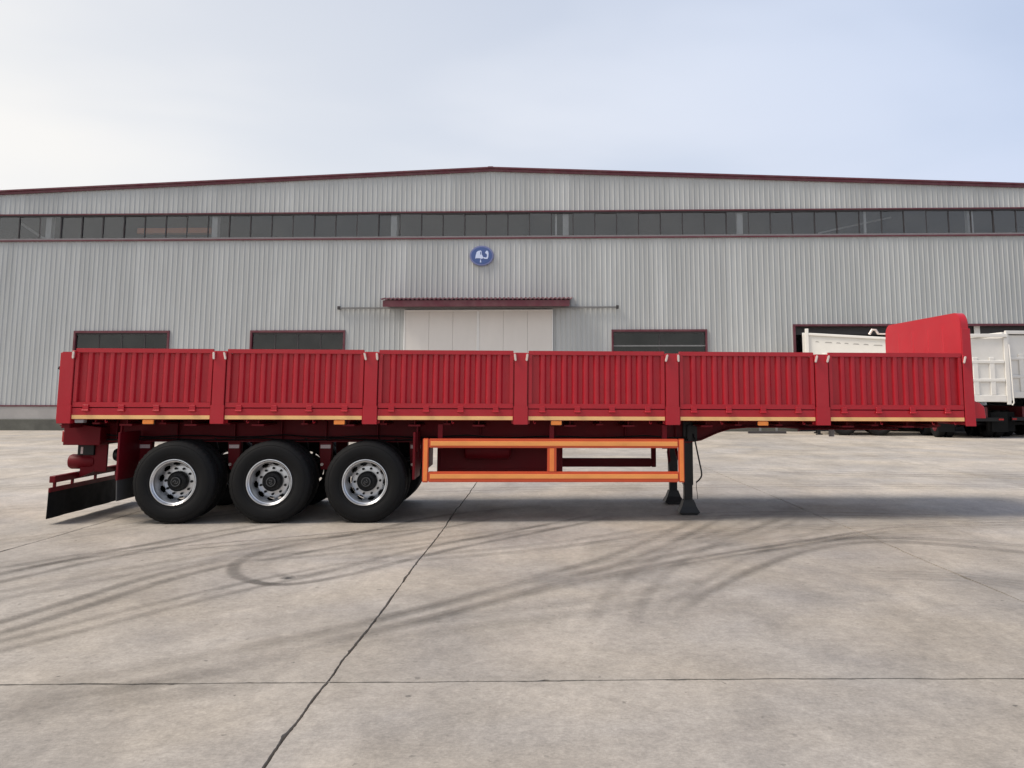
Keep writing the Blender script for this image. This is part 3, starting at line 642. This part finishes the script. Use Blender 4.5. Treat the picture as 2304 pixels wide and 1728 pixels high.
def wheel(x, y, rz, detail, turn):
    wl = empty('wheel', (0, 0, 0)); wl.parent = tr; wl.location = (x - TOFF.x, y - TOFF.y, .520)
    inner = empty  # noqa
    wl.rotation_euler = (0, turn, rz)
    link('tyre', tyre_me, 'rubber', wl)
    if detail:
        link('rim', rim_me, 'rim', wl);  link('hub', hub_me, 'hub', wl); link('hub_emblem', cap_me, 'emblem', wl); link('brake_drum', drum_me, 'hub', wl)
        for k in range(10):
            a = 2 * math.pi * (k + .5) / 10; link('wheel_nut', nut_me, 'hub', wl, (.166 * math.cos(a), 0, .166 * math.sin(a)))
    return wl
for k, x in enumerate(AX):
    wheel(x, 0.0, 0, True, .35 + k * .9); wheel(x, .33, 0, False, 1.0)
    wheel(x, 2.5, math.pi, True, .2 + k); wheel(x, 2.17, math.pi, False, 1.0)
    tp('axle', MB().cyl(.063, .36, 2.14, 'y', (x, 0, .52), 20), 'black', smooth=True)
    for yb in (.78, 1.72):
        sp_ = MB()
        for q in range(4):
            L_ = .52 - .09 * q; zc = .70 - .024 * q
            pts = [(x - L_ + 2 * L_ * t / 8, zc + .05 * ((2 * t / 8 - 1) ** 2)) for t in range(9)]
            sp_.prism(pts + [(a, b - .016) for a, b in pts[::-1]], 'y', yb - .045, yb + .045)
        tp('leaf_spring', sp_, 'black')
# suspension hangers
for x in (-.62, .57, 1.80, 3.02):
    for yb, yf in ((.70, -1), (1.80, 1)):
        h = MB().prism([(x - .085, 1.0), (x + .085, 1.0), (x + .082, .86), (x + .06, .63), (x - .06, .63), (x - .082, .86)], 'y', yb - .055, yb + .055)
        ho = tp('spring_hanger', h, 'redchassis', bevel=.006)
        if yf < 0:
            tp('reflector_plate', MB().box(x - .068, x + .068, yb - .064, yb - .0605, .915, .962), 'plate', ho)
            tp('bolt', MB().cyl(.02, yb - .085, yb - .056, 'y', (x - .04, 0, .70), 8), 'chrome', ho)
# mudguard plates and flaps
for y0, y1 in ((.015, .64), (1.86, 2.485)):
    gp = MB().box(-.712, -.684, y0, y1, .545, 1.15); g1 = tp('mudguard_plate', gp, 'redchassis', bevel=.004)
    tp('mud_flap', MB().prism([(-.706, .555), (-.690, .555), (-.676, .285), (-.692, .285)], 'y', y0 + .004, y1 - .004), 'greyflap', g1, bevel=.003)
    tp('mudguard_stay', MB().box(-.73, -.715, y0 + .1, y0 + .16, .9, 1.25), 'redchassis', g1)
    g2 = tp('mudguard_plate', MB().box(3.055, 3.085, y0, y1, .555, 1.16), 'redchassis', bevel=.004)
    tp('mudguard_stay', MB().box(3.087, 3.10, y0 + .1, y0 + .16, .9, 1.25), 'redchassis', g2)
# rear underrun bumper and full-width flap
bu = tp('rear_bumper', MB().box(-1.565, -1.490, .07, 2.43, .510, .594), 'redchassis', bevel=.006)
for yb in (.70, 1.80): tp('bumper_hanger', MB().prism([(-1.49, .52), (-1.30, .60), (-1.12, 1.0), (-1.42, 1.0)], 'y', yb - .03, yb + .03), 'redchassis', bu)
for yb in (.14, .60, 1.25, 1.9, 2.3): tp('flap_strap', MB().box(-1.55, -1.525, yb, yb + .04, .44, .52), 'redchassis', bu)
fs_ = tp('flap_rail', MB().box(-1.552, -1.530, .04, 2.46, .392, .450), 'redchassis', bevel=.003)
n_ = 24; fm = MB()
def fy(k): return .04 + 2.42 * k / n_
vs_ = []
for k in range(n_ + 1):
    wv = .008 * math.sin(k * .9) + .004 * math.sin(k * 2.3)
    vs_ += [(-1.545, fy(k), .395), (-1.5475 + wv * .4, fy(k), .23), (-1.552 + wv, fy(k), .062)]
fm.add([(x - .004, y, z) for x, y, z in vs_] + [(x + .004, y, z) for x, y, z in vs_],
       [f for k in range(n_) for r_ in range(2) for f in ((3 * k + r_, 3 * k + r_ + 1, 3 * k + 4 + r_, 3 * k + 3 + r_), tuple(i + 3 * (n_ + 1) for i in (3 * k + 3 + r_, 3 * k + 4 + r_, 3 * k + r_ + 1, 3 * k + r_)))])
nn = 3 * (n_ + 1); fm.f += [(0, nn, nn + 1, 1), (1, nn + 1, nn + 2, 2)] + [(3 * k + 2, 3 * k + 2 + nn, 3 * k + 5 + nn, 3 * k + 5) for k in range(n_)]
tp('rear_flap', fm, 'flap', fs_, smooth=True)
# tail lamp carrier, boxes and air tank under the tail
ta = tp('tail_carrier', MB().prism([(-1.68, 1.235), (-1.60, 1.185), (-1.60, .965), (-1.12, .965), (-1.12, 1.20), (-1.40, 1.235)], 'y', .42, 2.08), 'redchassis', bevel=.006)
for y0 in (.50, 1.70): tp('tail_lamp', MB().box(-1.66, -1.602, y0, y0 + .30, 1.0, 1.15), 'lens', ta, bevel=.008)
tp('number_lamp', MB().box(-1.70, -1.60, .62, .70, .955, 1.02), 'black', ta, bevel=.005)
bx_ = tp('valve_box', MB().box(-1.50, -1.28, .62, .84, .82, .962), 'black', bevel=.008)
tp('valve_label', MB().box(-1.455, -1.425, .6165, .6195, .84, .93), 'plate', bx_)
tp('tail_bracket', MB().box(-1.28, -1.12, .65, .69, .60, .965), 'redchassis', bevel=.004)
tank = [(.001, -1.66), (.05, -1.655), (.085, -1.64), (.10, -1.61), (.10, -1.34), (.085, -1.30), (.05, -1.285), (.001, -1.28)]
tp('air_tank', MB().lathe(tank, 28, 'x', (0, .74, .73)), 'redchassis', smooth=True)
tp('brake_chamber', MB().lathe([(.001, -1.06), (.07, -1.055), (.085, -1.03), (.085, -.92), (.07, -.90), (.001, -.895)], 24, 'x', (0, .74, .82)), 'black', smooth=True)
tp('plug_grey', MB().prism([(-1.28, 1.27), (-1.17, 1.27), (-1.165, 1.316), (-1.285, 1.316)], 'y', .03, .12), 'grey', bevel=.004)
tank2 = [(.001, 2.9), (.08, 2.905), (.115, 2.93), (.125, 2.97), (.125, 3.5), (.115, 3.54), (.08, 3.565), (.001, 3.57)]
for k_, (y_, z_) in enumerate(((.60, 1.10), (.585, 1.06))):
    pts = [(-1.2 + .35 * q, y_ + .012 * math.sin(q * 1.7 + k_), z_ - .035 * abs(math.sin(q * .9 + k_))) for q in range(24)]
    tp('air_line', MB().tube(pts, .010, 6), 'black', smooth=True)
for x in AX:
    tp('brake_hose', MB().tube([(x + .3, .64, 1.05), (x + .34, .66, .9), (x + .28, .68, .72), (x + .12, .70, .62), (x + .02, .72, .60)], .011, 6), 'black', smooth=True)
# side guards
def guard(y0, y1, m, mt):
    gd = tp('side_guard', MB().box(3.260, 6.521, y0, y1, .962, 1.080).box(3.260, 6.521, y0, y1, .525, .660), m, bevel=.010, seg=2)
    tp('guard_post', MB().box(3.184, 3.259, y0 - .002, y1 + .002, .522, 1.083), m, gd, bevel=.008, seg=2)
    tp('guard_post', MB().box(6.522, 6.597, y0 - .002, y1 + .002, .522, 1.083), m, gd, bevel=.008, seg=2)
    tp('guard_post', MB().box(4.800, 4.921, y0 + .004, y1 - .004, .655, .967), m, gd, bevel=.008, seg=2)
    if mt:
        for a, b, z0, z1, mm in ((3.285, 6.508, .990, 1.047, 'tape3'), (3.285, 6.508, .572, .628, 'tape3'), (3.197, 3.247, .540, 1.068, 'tape2'), (6.534, 6.586, .540, 1.068, 'tape2')):
            tp('reflective_strip', MB().box(a, b, y0 - .0065, y0 - .0005 - (.002 if mm == 'tape2' else 0), z0, z1), mm, gd, bevel=.002)
        tp('reflective_strip', MB().box(4.832, 4.889, y0 + .0005, y0 + .0035, .664, .958), 'tape2', gd)
    for x in (3.4, 4.86, 6.35):
        tp('guard_bracket', MB().box(x - .03, x + .03, y0 + .062 if y0 < 1 else y0 - .05, y1 + .05 if y0 < 1 else y1 - .062, .95, 1.26), 'redchassis', gd)
guard(-.004, .058, 'orange', True); guard(2.44, 2.502, 'redchassis', False)
# tool box under the middle
tb = tp('tool_box', MB().box(3.26, 5.06, 1.25, 1.95, .548, 1.0), 'redchassis', bevel=.01)
tp('tool_box_lid', MB().box(3.30, 5.02, 1.236, 1.249, .60, .96), 'redchassis', tb, bevel=.004)
tp('air_tank', MB().lathe(tank2, 28, 'x', (.75, 1.08, .86)), 'redchassis', smooth=True)
# landing legs
for yb, sg_ in ((.70, -1), (1.90, 1)):
    x = 6.768
    lg = tp('landing_leg', MB().box(x - .066, x + .066, yb - .066, yb + .066, .42, 1.29), 'black', bevel=.008, seg=2)
    tp('inner_tube', MB().box(x - .056, x + .056, yb - .056, yb + .056, .18, .43), 'black', lg, bevel=.006)
    ft = MB(); a, b = .070, .142
    ft.add([(x - a, yb - a, .225), (x + a, yb - a, .225), (x + a, yb + a, .225), (x - a, yb + a, .225), (x - .10, yb - .09, .14), (x + .10, yb - .09, .14), (x + .10, yb + .09, .14), (x - .10, yb + .09, .14),
            (x - b, yb - .125, .062), (x + b, yb - .125, .062), (x + b, yb + .125, .062), (x - b, yb + .125, .062)],
           [(0, 1, 2, 3)] + [(r_ * 4 + i, r_ * 4 + (i + 1) % 4, r_ * 4 + 4 + (i + 1) % 4, r_ * 4 + 4 + i) for r_ in range(2) for i in range(4)] + [(8, 9, 10, 11)])
    tp('foot', ft, 'black', lg)
    tp('foot_plate', MB().prism([(x - b, .06), (x + b, .06), (x + b - .045, .027), (x - b + .045, .027)], 'y', yb - .12, yb + .12), 'black', lg)
    tp('gear_box', MB().box(x - .02, x + .12, yb + sg_ * .02 - .10, yb + sg_ * .02 + .10, 1.02, 1.24), 'black', lg, bevel=.012, seg=2)
    tp('leg_brace', MB().tube([(x - .05, yb + .0, .62), (x - .10, yb - sg_ * .2, .80), (x - .12, yb - sg_ * .45, 1.02)], .022), 'redchassis', lg)
tp('cross_shaft', MB().cyl(.022, .78, 1.82, 'y', (6.83, 0, 1.12), 12), 'black', smooth=True)
ch = tp('crank_handle', MB().tube([(6.83, .58, 1.12), (6.838, .53, 1.06), (6.85, .52, 1.0), (6.885, .52, .82), (6.925, .52, .62), (6.928, .52, .57), (6.915, .52, .535), (6.885, .52, .50), (6.852, .52, .475)], .011, 8), 'black', smooth=True)
tp('chain', MB().tube([(6.852, .52, .475), (6.853, .52, .40), (6.862, .52, .33), (6.868, .52, .25)], .004, 5), 'black', ch)
# kingpin plate
tp('kingpin_plate', MB().box(8.3, 9.7, .55, 1.95, 1.185, 1.2), 'redchassis'); tp('kingpin', MB().cyl(.04, 1.06, 1.186, 'z', (9.0, 1.25, 0), 16), 'grey')

# ------------------------------------------------------------------ white tipper vehicles by the open doorway
wt_prof = [(.27, .05), (.30, .02), (.38, .0), (.45, .005), (.49, .03), (.50, .06), (.50, .24), (.49, .27), (.45, .295), (.38, .30), (.27, .25)]
wt_me = MB().lathe(wt_prof, 40, 'x').mesh('truck_tyre', smooth=True)
wr_me = MB().lathe([(.27, .05), (.275, .02), (.26, .03), (.24, .14), (.10, .17), (.001, .16)], 30, 'x').mesh('truck_rim', smooth=True)
def tipper(name, loc, rz, W, Lb, z0, z1, paint, label, group, side_ribs, cab, front_post=False, dz=0.):
    """rear gate at y=0 facing -y, body reaching back to y=Lb; x across"""
    t = empty(name, loc, (0, 0, rz)); tag(t, label, 'truck' if cab else 'tipping trailer', group); h = W / 2
    def p(nm, mb, m, parent=None, **k): return link(nm, mb.mesh(nm, **k), m, parent or t)
    b = MB()
    for xa in (-h, h - .06): b.prism([(.08, z0), (Lb, z0), (Lb, z1), (.08, z1 - dz)], 'x', xa, xa + .06)
    b.box(-h + .061, h - .061, .08, Lb, z0, z0 + .08); b.box(-h + .061, h - .061, Lb - .06, Lb, z0 + .081, z1 + .12)
    bd = p('tipper_body', b, paint, bevel=.008)
    for sx in (-1, 1):
        xo = sx * h; n = side_ribs
        for k in range(n):
            y = .25 + (Lb - .5) * k / (n - 1); wv = .07
            p('side_rib', MB().box(min(xo, xo + sx * .05), max(xo, xo + sx * .05), y - wv, y + wv, z0 + .12, z1 - (.75 if front_post else .30)), paint, bd, bevel=.015)
        p('top_rail', MB().prism([(.05, z1 - dz - .003), (Lb, z1 - .003), (Lb, z1 + .10), (.05, z1 - dz + .10)], 'x', min(xo - sx * .08, xo + sx * .07), max(xo - sx * .08, xo + sx * .07)), paint, bd, bevel=.015)
        p('side_sill', MB().box(min(xo, xo + sx * .06), max(xo, xo + sx * .06), .08, Lb, z0 - .05, z0 + .10), paint, bd, bevel=.012)
        if front_post: p('corner_post', MB().box(min(xo, xo + sx * .08), max(xo, xo + sx * .08), Lb - .14, Lb, z0, z1 + .26), paint, bd, bevel=.01)
    # rear gate with frames and pressed fields
    g = MB(); g.box(-h + .02, h - .02, .0, .05, z0 - .02, z1 - .02); gt = p('tail_gate', g, paint, bevel=.008)
    H_ = z1 - z0
    for sx in (-1, 1): p('gate_stile', MB().box(sx * (h - .07) - .075, sx * (h - .07) + .075, -.075, -.002, z0 - .12, z1 + .02), paint, gt, bevel=.012)
    p('gate_rail', MB().box(-h + .01, h - .01, -.12, -.001, z1 + .022, z1 + .15), paint, gt, bevel=.012)
    p('gate_rail', MB().box(-h + .15, h - .15, -.06, -.001, z0 - .02, z0 + .22), paint, gt, bevel=.012)
    for k in range(3): x = -h + W * (k + 1) / 4; p('gate_rib', MB().box(x - .10, x + .10, -.055, -.001, z0 + .222, z1 - .72), paint, gt, bevel=.02)
    for q in (.33, .62): p('gate_rail', MB().box(-h + .15, h - .15, -.066, -.0005, z0 + H_ * q - .06, z0 + H_ * q + .06), paint, gt, bevel=.02)
    p('hinge_bar', MB().tube([(h + .03, -.10, z1 - .25), (h + .05, -.11, z0 + H_ * .5), (h + .07, -.10, z0 - .05), (h + .02, -.07, z0 - .14)], .025), paint, gt, smooth=True)
    p('chassis', MB().box(-.48, -.38, .3, Lb + (2.4 if cab else .0), .75, 1.15).box(.38, .48, .3, Lb + (2.4 if cab else .0), .75, 1.15).box(-.379, .379, .35, .5, .78, 1.1), 'truckred', bevel=.01)
    p('rear_bar', MB().box(-1.0, 1.0, .18, .30, .62, .76), 'black', bevel=.01)
    for y in ((1.1, 2.45) if cab else (1.1, 2.4)):
        p('axle', MB().cyl(.07, -.9, .9, 'x', (0, y, .5), 12), 'black')
        for sx in (-1, 1):
            wl = empty('wheel', (sx * 1.22, y, .5)); wl.parent = t; wl.rotation_euler = (0, 0, 0 if sx < 0 else math.pi); link('tyre', wt_me, 'rubber', wl); link('rim', wr_me, 'truckred', wl)
            w2 = empty('wheel', (sx * .88, y, .5)); w2.parent = t; w2.rotation_euler = wl.rotation_euler; link('tyre', wt_me, 'rubber', w2)
    for sx in (-1, 1):
        p('mud_flap', MB().box(sx * .98 - .30, sx * .98 + .30, .50, .515, .22, .95), 'flap'); p('tail_lamp', MB().box(sx * .90 - .09, sx * .90 + .09, .155, .179, .66, .72), 'lens', bevel=.005)
    if cab:
        yc = Lb + .25
        p('cab', MB().prism([(yc, 1.0), (yc + 2.0, .75), (yc + 2.1, 1.9), (yc + 1.85, 3.05), (yc + .2, 3.15), (yc, 2.9)], 'x', -1.2, 1.2), paint, bevel=.05, seg=2)
        for sx in (-1, 1):
            wl = empty('wheel', (sx * 1.22, yc + 1.1, .5)); wl.parent = t; wl.rotation_euler = (0, 0, 0 if sx < 0 else math.pi); link('tyre', wt_me, 'rubber', wl); link('rim', wr_me, 'truckred', wl)
    else:
        for sx in (-1, 1): p('landing_leg', MB().box(sx * .7 - .06, sx * .7 + .06, Lb - .5, Lb - .38, .02, 1.1).box(sx * .7 - .14, sx * .7 + .14, Lb - .57, Lb - .31, .0, .04), 'black')
    return t, p
G = 'white tipper vehicles standing in the open doorway'
tA, pA = tipper('tipping_trailer', (14.06, 36.27, 0), R(77), 2.45, 3.8, 1.35, 3.98, 'cream', 'cream tipping trailer parked broadside in the doorway behind the headboard', G, 8, False, True, .27)
for a, b in ((3.25, 3.42), (2.75, 3.05), (2.42, 2.62), (2.12, 2.30), (1.72, 1.98), (1.36, 1.58), (.84, 1.20), (.4, .62)):
    zl = 3.72 - .27 * (1 - a / 3.8)
    pA('side_lettering', MB().prism([(a, zl), (b, zl + .02), (b - .05, zl + .055), (a + .04, zl + .045)], 'x', -1.2295, -1.2255), 'markgrey')
ar = pA('sheet_arm', MB().tube([(-1.1, -.3, 3.95), (-1.1, .4, 3.98), (-1.1, 1.0, 4.0)], .032).tube([(-1.1, .98, 4.0), (-1.12, 1.06, 4.15), (-1.12, 1.2, 4.17), (-1.12, 1.32, 3.98)], .05), 'chrome', smooth=True)
tB, pB = tipper('dump_truck', (15.60, 33.2, 0), R(-3), 2.42, 5.2, 1.36, 3.70, 'white', 'white dump truck backed out with its panelled tail gate towards the yard', G, 7, True)
tC, pC = tipper('dump_truck', (18.25, 33.9, 0), R(5), 2.42, 5.2, 1.50, 3.86, 'white', 'white dump truck at the right edge of the picture, cut by the frame', G, 7, True)

# low steel trestle near the wall
ts = empty('steel_trestle', (8.85, 37.4, 0), (0, 0, R(-4))); tag(ts, 'low dark steel trestle on the yard seen beneath the trailer neck', 'trestle')
link('base_beam', MB().box(-.85, .7, -.12, .12, 0, .10).mesh('base_beam', bevel=.01), 'mull', ts)
for x in (-.35, .32): link('upright', MB().box(x - .04, x + .04, -.05, .05, .101, .62).mesh('upright'), 'steel', ts)
link('top_bar', MB().box(-.55, .52, -.06, .06, .621, .70).mesh('top_bar', bevel=.01), 'mull', ts)
